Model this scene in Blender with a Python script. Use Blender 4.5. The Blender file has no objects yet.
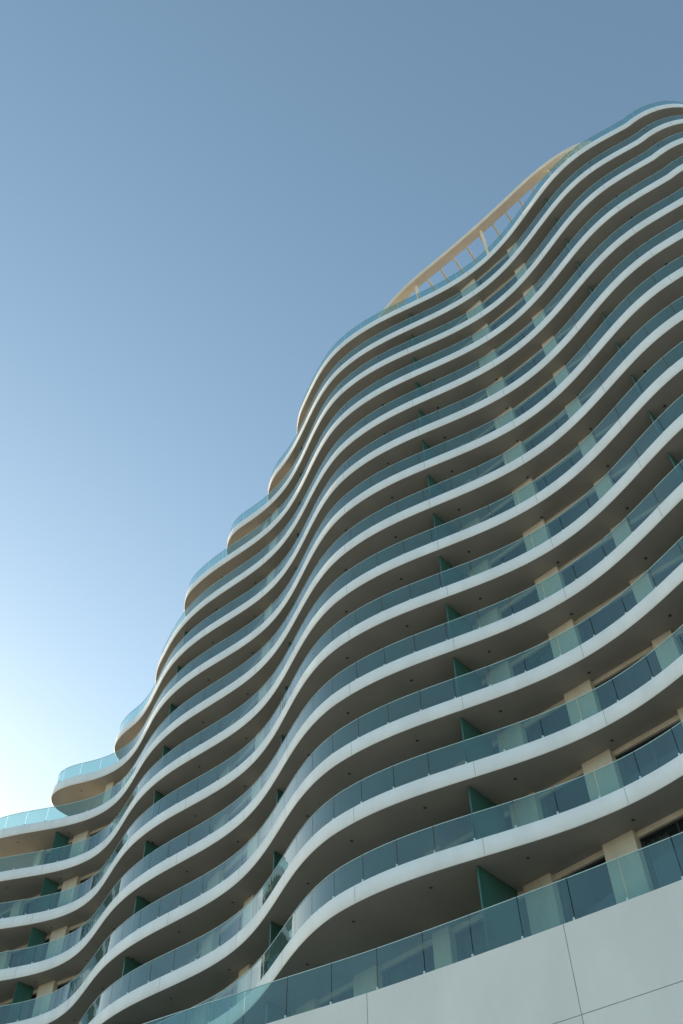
import bpy, math, random
from mathutils import Matrix, Vector
random.seed(4)
EYE=1.6
O=(18.8,16.6); U=(-.723,.691); N=(-.691,-.723)
def W(s,p): return (O[0]+s*U[0]+p*N[0], O[1]+s*U[1]+p*N[1])
H=3.325; NF=13; Z0=20.2+EYE
def ztop(k): return Z0+k*H
TH=.70
ENDS={13:33.6,12:37.0,11:40.7,10:45.3,9:49.5,8:52.9,7:56.4,6:61.5}
def send(k): return ENDS.get(k,80.0)
def base(s): return -2.75*math.exp(-((s-46)/9.5)**2)
CR=[-20.5,2,24.5,43,59.5,76,92]
def phase(s):
    for i in range(len(CR)-1):
        if s<=CR[i+1] or i==len(CR)-2:
            return i+(s-CR[i])/(CR[i+1]-CR[i])
def pf(s,k):
    ph=.5*math.sin(k*.55)
    t=min(max((s-25)/12,0),1);amp=1.15-.15*t+.04*math.sin(k*1.9)
    return .38+base(s)+.4*(1-k/6.5)+amp*math.cos(2*math.pi*phase(s-ph))-1.8*math.exp(-((s-.5)/4.6)**2)
def wallp(s): return base(s)-1.68-1.1*math.exp(-((s-2)/4.2)**2)
BACK=-14.0
def resample(pts,step):
    out=[pts[0]];acc=0
    for a,b in zip(pts,pts[1:]):
        d=math.hypot(b[0]-a[0],b[1]-a[1])
        if d<1e-9: continue
        t=step-acc
        while t<=d:
            out.append((a[0]+(b[0]-a[0])*t/d,a[1]+(b[1]-a[1])*t/d)); t+=step
        acc=(acc+d)%step
    if math.hypot(out[-1][0]-pts[-1][0],out[-1][1]-pts[-1][1])>.02: out.append(pts[-1])
    return out
def outline(k,step=.3):
    R0=4.0; c=1.6; pts=[]
    pc=pf(c,k)-R0
    pts.append((c-R0,BACK))
    for i in range(0,41):
        a=math.radians(180-90*i/40); pts.append((c+R0*math.cos(a),pc+R0*math.sin(a)))
    se=send(k); R=3.4; s0=se-R
    s=c+.1
    while s<s0: pts.append((s,pf(s,k))); s+=.1
    for i in range(0,41):
        a=math.radians(90*i/40); ss=s0+R*math.sin(a)
        pts.append((ss,pf(ss,k)-R*(1-math.cos(a))))
    pts.append((se,BACK))
    return resample([W(*q) for q in pts],step)
def offset(poly,d):   # d>0 inward
    out=[];n=len(poly)
    for i,p in enumerate(poly):
        a=poly[max(i-1,0)];b=poly[min(i+1,n-1)]
        dx,dy=b[0]-a[0],b[1]-a[1];l=math.hypot(dx,dy)
        out.append((p[0]+dy/l*d,p[1]-dx/l*d))
    return out
# ---------------- materials
def mat(name,col,rough=.7,var=.08,scale=1.2,bump=0,metal=0):
    m=bpy.data.materials.new(name);m.use_nodes=True;nt=m.node_tree;b=nt.nodes['Principled BSDF']
    b.inputs['Roughness'].default_value=rough;b.inputs['Metallic'].default_value=metal
    tc=nt.nodes.new('ShaderNodeTexCoord');no=nt.nodes.new('ShaderNodeTexNoise')
    mp=nt.nodes.new('ShaderNodeMapping');mp.inputs['Scale'].default_value=(1,1,.45)
    nt.links.new(tc.outputs['Object'],mp.inputs[0]);nt.links.new(mp.outputs[0],no.inputs['Vector'])
    no.inputs['Scale'].default_value=scale;no.inputs['Detail'].default_value=6;no.inputs['Roughness'].default_value=.6
    r=nt.nodes.new('ShaderNodeValToRGB')
    r.color_ramp.elements[0].position=.3;r.color_ramp.elements[1].position=.7
    r.color_ramp.elements[0].color=tuple(c*(1-var) for c in col)+(1,)
    r.color_ramp.elements[1].color=tuple(min(1,c*(1+var)) for c in col)+(1,)
    nt.links.new(no.outputs['Fac'],r.inputs[0]);nt.links.new(r.outputs[0],b.inputs['Base Color'])
    if bump:
        bu=nt.nodes.new('ShaderNodeBump');bu.inputs['Strength'].default_value=bump;bu.inputs['Distance'].default_value=.01
        n2=nt.nodes.new('ShaderNodeTexNoise');n2.inputs['Scale'].default_value=30
        nt.links.new(tc.outputs['Object'],n2.inputs['Vector']);nt.links.new(n2.outputs['Fac'],bu.inputs['Height'])
        nt.links.new(bu.outputs[0],b.inputs['Normal'])
    return m
def glassmat(name,tint,body,bodyfac,rmin=.06,rmax=.7):
    m=bpy.data.materials.new(name);m.use_nodes=True;nt=m.node_tree;nt.nodes.clear()
    o=nt.nodes.new('ShaderNodeOutputMaterial');t=nt.nodes.new('ShaderNodeBsdfTransparent');t.inputs[0].default_value=tint+(1,)
    d=nt.nodes.new('ShaderNodeBsdfDiffuse');d.inputs[0].default_value=body+(1,)
    g=nt.nodes.new('ShaderNodeBsdfGlossy');g.inputs['Roughness'].default_value=.02;g.inputs[0].default_value=(.9,.97,1,1)
    no=nt.nodes.new('ShaderNodeTexNoise');no.inputs['Scale'].default_value=.8
    tc=nt.nodes.new('ShaderNodeTexCoord');nt.links.new(tc.outputs['Object'],no.inputs['Vector'])
    mr=nt.nodes.new('ShaderNodeMapRange');mr.inputs[3].default_value=bodyfac*.6;mr.inputs[4].default_value=bodyfac*1.4
    nt.links.new(no.outputs['Fac'],mr.inputs[0])
    m1=nt.nodes.new('ShaderNodeMixShader');nt.links.new(mr.outputs[0],m1.inputs[0]);nt.links.new(t.outputs[0],m1.inputs[1]);nt.links.new(d.outputs[0],m1.inputs[2])
    lw=nt.nodes.new('ShaderNodeLayerWeight');lw.inputs[0].default_value=.5
    pw=nt.nodes.new('ShaderNodeMath');pw.operation='POWER';pw.inputs[1].default_value=4
    nt.links.new(lw.outputs['Facing'],pw.inputs[0])
    ma=nt.nodes.new('ShaderNodeMath');ma.operation='MULTIPLY_ADD';ma.inputs[1].default_value=rmax;ma.inputs[2].default_value=rmin;ma.use_clamp=True
    nt.links.new(pw.outputs[0],ma.inputs[0])
    m2=nt.nodes.new('ShaderNodeMixShader');nt.links.new(ma.outputs[0],m2.inputs[0]);nt.links.new(m1.outputs[0],m2.inputs[1]);nt.links.new(g.outputs[0],m2.inputs[2])
    nt.links.new(m2.outputs[0],o.inputs[0]);return m
M_fascia=mat('white_render',(.85,.85,.85),.55,.07,.9)
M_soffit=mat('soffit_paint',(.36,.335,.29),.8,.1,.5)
M_top=mat('terrace_tile',(.42,.40,.37),.8)
M_wall=mat('beige_stone',(.66,.58,.48),.8,.1,1.5,.2)
M_frame=mat('window_frame',(.03,.032,.035),.4)
M_glass=glassmat('window_glass',(.42,.56,.56),(.02,.03,.03),.25,.06)
M_rail=glassmat('railing_glass',(.47,.72,.70),(.18,.42,.42),.17,.11)
M_edge=mat('glass_edge',(.55,.70,.69),.3)
M_fin=mat('green_divider',(.04,.12,.10),.25)
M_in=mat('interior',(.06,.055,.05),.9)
M_curt=mat('curtain',(.55,.53,.48),.9,.1,2)
M_joint=mat('joint',(.3,.3,.3),.9)
M_light=mat('downlight',(.05,.05,.05),.5)
M_pod=mat('podium_panel',(.80,.775,.75),.75,.07,.4,.3)
M_canopy=mat('canopy_paint',(.80,.69,.55),.7)
# ---------------- builders
tower=bpy.data.objects.new('residential_tower',None);bpy.context.collection.objects.link(tower)
class MB:
    def __init__(s): s.v=[];s.f=[];s.m=[]
    def quad(s,a,b,c,d,m=0):
        i=len(s.v);s.v+=[a,b,c,d];s.f.append((i,i+1,i+2,i+3));s.m.append(m)
    def box(s,A,B,t,z0,z1,m=0,side=0):
        dx,dy=B[0]-A[0],B[1]-A[1];l=math.hypot(dx,dy) or 1
        nx,ny=-dy/l*t/2,dx/l*t/2
        if isinstance(z0,tuple): za,zb=z0; zc,zd=z1
        else: za=zb=z0; zc=zd=z1
        i=len(s.v)
        s.v+=[(A[0]+nx,A[1]+ny,za),(B[0]+nx,B[1]+ny,zb),(B[0]-nx,B[1]-ny,zb),(A[0]-nx,A[1]-ny,za),
              (A[0]+nx,A[1]+ny,zc),(B[0]+nx,B[1]+ny,zd),(B[0]-nx,B[1]-ny,zd),(A[0]-nx,A[1]-ny,zc)]
        for f in ((3,2,1,0),(4,5,6,7),(0,1,5,4),(2,3,7,6),(1,2,6,5),(3,0,4,7)):
            s.f.append(tuple(i+q for q in f));s.m.append(m)
    def obj(s,name,mats,smooth=False,parent=tower):
        me=bpy.data.meshes.new(name);me.from_pydata(s.v,[],s.f)
        for m in mats: me.materials.append(m)
        me.polygons.foreach_set('material_index',s.m)
        if smooth: me.polygons.foreach_set('use_smooth',[True]*len(me.polygons))
        me.update();o=bpy.data.objects.new(name,me);bpy.context.collection.objects.link(o);o.parent=parent;return o
def strip(name,poly,prof,mats,closed=False):
    b=MB();n=len(poly);cols=[]
    for off,z in prof:
        q=offset(poly,off);cols.append(len(b.v));b.v+=[(x,y,z) for x,y in q]
    for a in range(len(prof)-1):
        for i in range(n-1):
            b.f.append((cols[a]+i,cols[a+1]+i,cols[a+1]+i+1,cols[a]+i+1));b.m.append(0)
    return b.obj(name,mats,True)
rails=MB();edges=MB();joints=MB();lights=MB();fins=MB();walls=MB();frames=MB();glz=MB();curt=MB();inn=MB()
def railing(poly,z,h,per=5,fb=rails):
    q=offset(poly,.14);n=len(q)
    for i in range(n-1):
        a,b=q[i],q[i+1]
        d=math.hypot(b[0]-a[0],b[1]-a[1]) or 1
        g=.014/d
        a2=(a[0]+(b[0]-a[0])*g,a[1]+(b[1]-a[1])*g) if i%per==0 else a
        b2=(b[0]-(b[0]-a[0])*g,b[1]-(b[1]-a[1])*g) if i%per==per-1 else b
        fb.quad((a2[0],a2[1],z),(b2[0],b2[1],z),(b2[0],b2[1],z+h),(a2[0],a2[1],z+h))
        edges.box(a2,b2,.028,z+h,z+h+.025)
        if i%per==0 and i>0:
            edges.box((a[0],a[1]),(a[0]+(b[0]-a[0])*.06/d,a[1]+(b[1]-a[1])*.06/d),.05,z,z+.16)
for k in range(NF+1):
    poly=outline(k);zt=ztop(k);zb=zt-TH
    strip('fascia_%02d'%k,poly,[(.03,zt),(0,zt-.03),(0,zb+.03),(.03,zb)],[M_fascia])
    q=offset(poly,.03);n=len(q);b=MB()
    b.v=[(x,y,zt) for x,y in q]+[(x,y,zb) for x,y in q]
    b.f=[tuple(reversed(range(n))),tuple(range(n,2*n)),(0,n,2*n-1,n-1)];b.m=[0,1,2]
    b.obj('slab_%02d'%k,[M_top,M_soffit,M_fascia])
    railing(poly,zt,1.12)
    for i in range(12,n-2,17):
        a=offset(poly,-.001)[i];c=poly[i+1];d=math.hypot(c[0]-poly[i][0],c[1]-poly[i][1])
        bx=(a[0]+(c[0]-poly[i][0])*.014/d,a[1]+(c[1]-poly[i][1])*.014/d)
        joints.box(a,bx,.004,zb+.03,zt-.03)
    q2=offset(poly,.8)
    for i in range(50,n-50,12):
        x,y=q2[i];r=.07
        i0=len(lights.v);lights.v+=[(x+r*math.cos(a*math.pi/4),y+r*math.sin(a*math.pi/4),zb-.006) for a in range(8)]
        lights.f.append(tuple(reversed(range(i0,i0+8))));lights.m.append(0)
FINS=[8,19.5,31,42.5,54,65.5,77]
def level(zf,zc,smax,front):
    cols=[]
    for f in [-3.5]+FINS:
        cols+= [(f-1.45,f-.3),(f+3.1,f+3.9),(f+6.7,f+7.9)]
    cols=[c for c in cols if c[0]>3.3 and c[1]<smax-.5]
    cols=[(3.0,3.9)]+[c for c in cols if c[0]>4.2]+[(smax-.6,smax)]
    def P(s,off=0): return W(s,wallp(s)+off)
    for a,b in cols: walls.box(P(a,-.15),P(b,-.15),.62,zf,zc)
    for (a0,a1),(b0,b1) in zip(cols,cols[1:]):
        if b0-a1<.3: continue
        walls.box(P(a1,-.2),P(b0,-.2),.3,zc-.2,zc)
        L=b0-a1;n=max(1,round(L/1.45));w=L/n;zt=zc-.2
        frames.box(P(a1,-.2),P(b0,-.2),.1,zt-.07,zt-.002);frames.box(P(a1,-.2),P(b0,-.2),.1,zf,zf+.08)
        for i in range(n+1):
            s=a1+i*w
            s=min(max(s,a1+.035),b0-.035)
            frames.box(P(s-.03,-.2),P(s+.03,-.2),.09,zf+.08,zt-.07)
        A=P(a1,-.2);B=P(b0,-.2)
        glz.quad((A[0],A[1],zf+.08),(B[0],B[1],zf+.08),(B[0],B[1],zt-.07),(A[0],A[1],zt-.07))
        if random.random()<.7:
            for side in (0,1):
                ln=random.uniform(.12,.4)*L
                if random.random()<.35: continue
                s0=a1+.05 if side==0 else b0-.05-ln
                m=int(ln/.07);pr=None
                for j in range(m+1):
                    s=s0+ln*j/m;off=-.5+.05*math.sin(j*1.7)
                    c=P(s,off)
                    if pr: curt.quad((pr[0],pr[1],zf+.1),(c[0],c[1],zf+.1),(c[0],c[1],zt),(pr[0],pr[1],zt))
                    pr=c
    s=3.0
    while s<smax:
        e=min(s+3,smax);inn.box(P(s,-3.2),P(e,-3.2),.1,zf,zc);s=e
    walls.box(W(3.0,wallp(3)-.5),W(3.0,BACK+.6),.3,zf,zc);walls.box(W(smax,wallp(smax)-.5),W(smax,BACK+.6),.3,zf,zc)
    walls.box(W(3.2,BACK+.5),W(smax-.2,BACK+.5),.3,zf,zc)
    for f in FINS:
        if f<smax-.5:
            pe=front(f)-.38
            fins.box(W(f,wallp(f)+.17),W(f,pe),.07,zf+.02,zc-.03)
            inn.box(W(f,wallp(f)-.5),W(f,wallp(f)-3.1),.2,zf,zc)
for k in range(NF):
    level(ztop(k),ztop(k+1)-TH,send(k+1)-4.6,lambda s,k=k:min(pf(s,k),pf(s,k+1)))
ZP=16.25+EYE
level(ZP,ztop(0)-TH,75.4,lambda s:pf(s,0))
# roof storey and canopy
zr=ztop(NF)
walls.box(W(6,-7),W(22,-7),.4,zr,zr+3);walls.box(W(6,-7.2),W(6,-12),.4,zr,zr+3);walls.box(W(22,-7.2),W(22,-12),.4,zr,zr+3);walls.box(W(6.3,-12),W(21.7,-12),.4,zr,zr+3)
rb=MB()
rb.box(W(14,-6.6),W(14,-12.5),17,zr+3.002,zr+3.3);rb.obj('roof_slab',[M_fascia])
can=MB()
def canz(s):
    t=min(max((24.2-s)/6,0),1);t2=min(max((s-3.5)/6,0),1)
    return zr+.2+4.7*math.sqrt(1-(1-t)**2)*math.sqrt(1-(1-t2)**2)
def canp(s): return -1.05-.15*math.cos(2*math.pi*(s-13)/22)
for p0,wd,th in ((0,.62,.5),(-3.4,.5,.4)):
    s=3.55
    while s<24.1:
        e=s+.3;e2=min(e,24.15);can.box(W(s,canp(s)+p0),W(e2,canp(e2)+p0),wd,(max(zr+.01,canz(s)-th),max(zr+.01,canz(e2)-th)),(canz(s),canz(e2)));s=e
s=5.0
while s<23:
    can.box(W(s,canp(s)-.29),W(s+.5,canp(s)-3.17),.12,canz(s)-.33,canz(s)-.08);s+=1.2
for s in (7,13,19):
    can.box(W(s,canp(s)-3.4),W(s+.25,canp(s)-3.4),.25,zr,canz(s)-.45)
    can.box(W(s,canp(s)-.1),W(s+.16,canp(s)-.1),.16,zr,canz(s)-.45)
can.obj('roof_canopy',[M_canopy])
rails.obj('balcony_railing_glass',[M_rail]);edges.obj('railing_trim',[M_edge]);joints.obj('fascia_joints',[M_joint]);lights.obj('soffit_downlights',[M_light])
fins.obj('balcony_dividers',[M_fin]);walls.obj('walls_and_columns',[M_wall]);frames.obj('window_frames',[M_frame]);glz.obj('window_glazing',[M_glass]);curt.obj('curtains',[M_curt],True);inn.obj('interior_walls',[M_in])
# podium
ctrl=[(-8,-1.5),(4,-1.0),(12.9,-.1),(22.3,1.5),(28.4,3),(36,4.7),(48,6),(62,6.5),(82,6.5)]
def cr(pts,n=24):
    out=[]
    for i in range(len(pts)-1):
        a=pts[max(i-1,0)];b=pts[i];c=pts[i+1];d=pts[min(i+2,len(pts)-1)]
        for j in range(n):
            t=j/n
            out.append(tuple(.5*((2*b[q])+(-a[q]+c[q])*t+(2*a[q]-5*b[q]+4*c[q]-d[q])*t*t+(-a[q]+3*b[q]-3*c[q]+d[q])*t**3) for q in (0,1)))
    out.append(pts[-1]);return out
pp=resample([W(*q) for q in cr(ctrl)],.35)
rails2=MB();edges=MB()
railing(pp,ZP,1.45,5,rails2);rails2.obj('podium_railing_glass',[M_rail]);edges.obj('podium_railing_trim',[M_edge])
pb=MB();back=offset(pp,.05);n=len(pp)
for i in range(n-1):
    pb.quad((back[i][0],back[i][1],0),(back[i+1][0],back[i+1][1],0),(back[i+1][0],back[i+1][1],ZP-.03),(back[i][0],back[i][1],ZP-.03),1)
zs=[ZP];z=ZP-2.7
while z>.5: zs.append(z);z-=2.7
zs.append(0)
for za,zb in zip(zs,zs[1:]):
    st=0
    while st<n-1:
        en=min(st+20 if st else 11,n-1)
        for i in range(st,en):
            a,b=pp[i],pp[i+1];d=math.hypot(b[0]-a[0],b[1]-a[1]) or 1;g=.008/d
            if i==st:a=(a[0]+(b[0]-a[0])*g,a[1]+(b[1]-a[1])*g)
            if i==en-1:b=(b[0]-(b[0]-a[0])*g,b[1]-(b[1]-a[1])*g)
            lo=zb+(.016 if zb>0 else 0)
            pb.quad((a[0],a[1],lo),(b[0],b[1],lo),(b[0],b[1],za),(a[0],a[1],za),0)
        st=en
i0=len(pb.v);pb.v+=[(x,y,ZP-.005) for x,y in pp]+[W(82,-16)+(ZP-.005,),W(-8,-16)+(ZP-.005,)]
pb.f.append(tuple(reversed(range(i0,len(pb.v)))));pb.m.append(2)
A=W(82,-16);B=W(-8,-16)
pb.quad(pp[-1]+(0,),A+(0,),A+(ZP-.01,),pp[-1]+(ZP-.01,));pb.quad(A+(0,),B+(0,),B+(ZP-.01,),A+(ZP-.01,));pb.quad(B+(0,),pp[0]+(0,),pp[0]+(ZP-.01,),B+(ZP-.01,))
pb.obj('podium',[M_pod,M_joint,M_top])
# ground
gm=mat('paving',(.38,.35,.31),.9,.12,.05)
g=MB();g.quad((-3000,-3000,0),(3000,-3000,0),(3000,3000,0),(-3000,3000,0));g.obj('ground',[gm],parent=None)
# light
sx,sy=-.61,.79;el=math.radians(16)
az=math.atan2(sx,sy)
d=Vector((math.sin(az)*math.cos(el),math.cos(az)*math.cos(el),math.sin(el)))
sun=bpy.data.lights.new('sun','SUN');sun.energy=5.0;sun.angle=math.radians(.5);sun.color=(1,.70,.40)
so=bpy.data.objects.new('sun',sun);bpy.context.collection.objects.link(so);so.rotation_euler=d.to_track_quat('Z','Y').to_euler()
w=bpy.data.worlds.new('World');bpy.context.scene.world=w;w.use_nodes=True;nt=w.node_tree
bg=nt.nodes['Background'];sk=nt.nodes.new('ShaderNodeTexSky');sk.sky_type='NISHITA';sk.sun_disc=False
sk.sun_elevation=el;sk.sun_rotation=az;sk.air_density=1;sk.dust_density=.75;sk.ozone_density=1.0
mx=nt.nodes.new('ShaderNodeMix');mx.data_type='RGBA';mx.blend_type='MULTIPLY';mx.inputs[0].default_value=1
mx.inputs[7].default_value=(1.92,2.02,1.82,1)
nt.links.new(sk.outputs[0],mx.inputs[6]);nt.links.new(mx.outputs[2],bg.inputs[0]);bg.inputs[1].default_value=.15
cam=bpy.data.cameras.new('camera');co=bpy.data.objects.new('camera',cam);bpy.context.collection.objects.link(co)
cam.sensor_fit='VERTICAL';cam.sensor_height=36;cam.lens=35;cam.clip_end=10000
R=Matrix.Rotation(math.radians(143),4,'X')@Matrix.Rotation(math.radians(-1.2),4,'Z')
co.matrix_world=Matrix.Translation((0,0,EYE))@R
sc=bpy.context.scene;sc.camera=co
sc.view_settings.view_transform='Standard';sc.view_settings.look='None';sc.view_settings.exposure=0
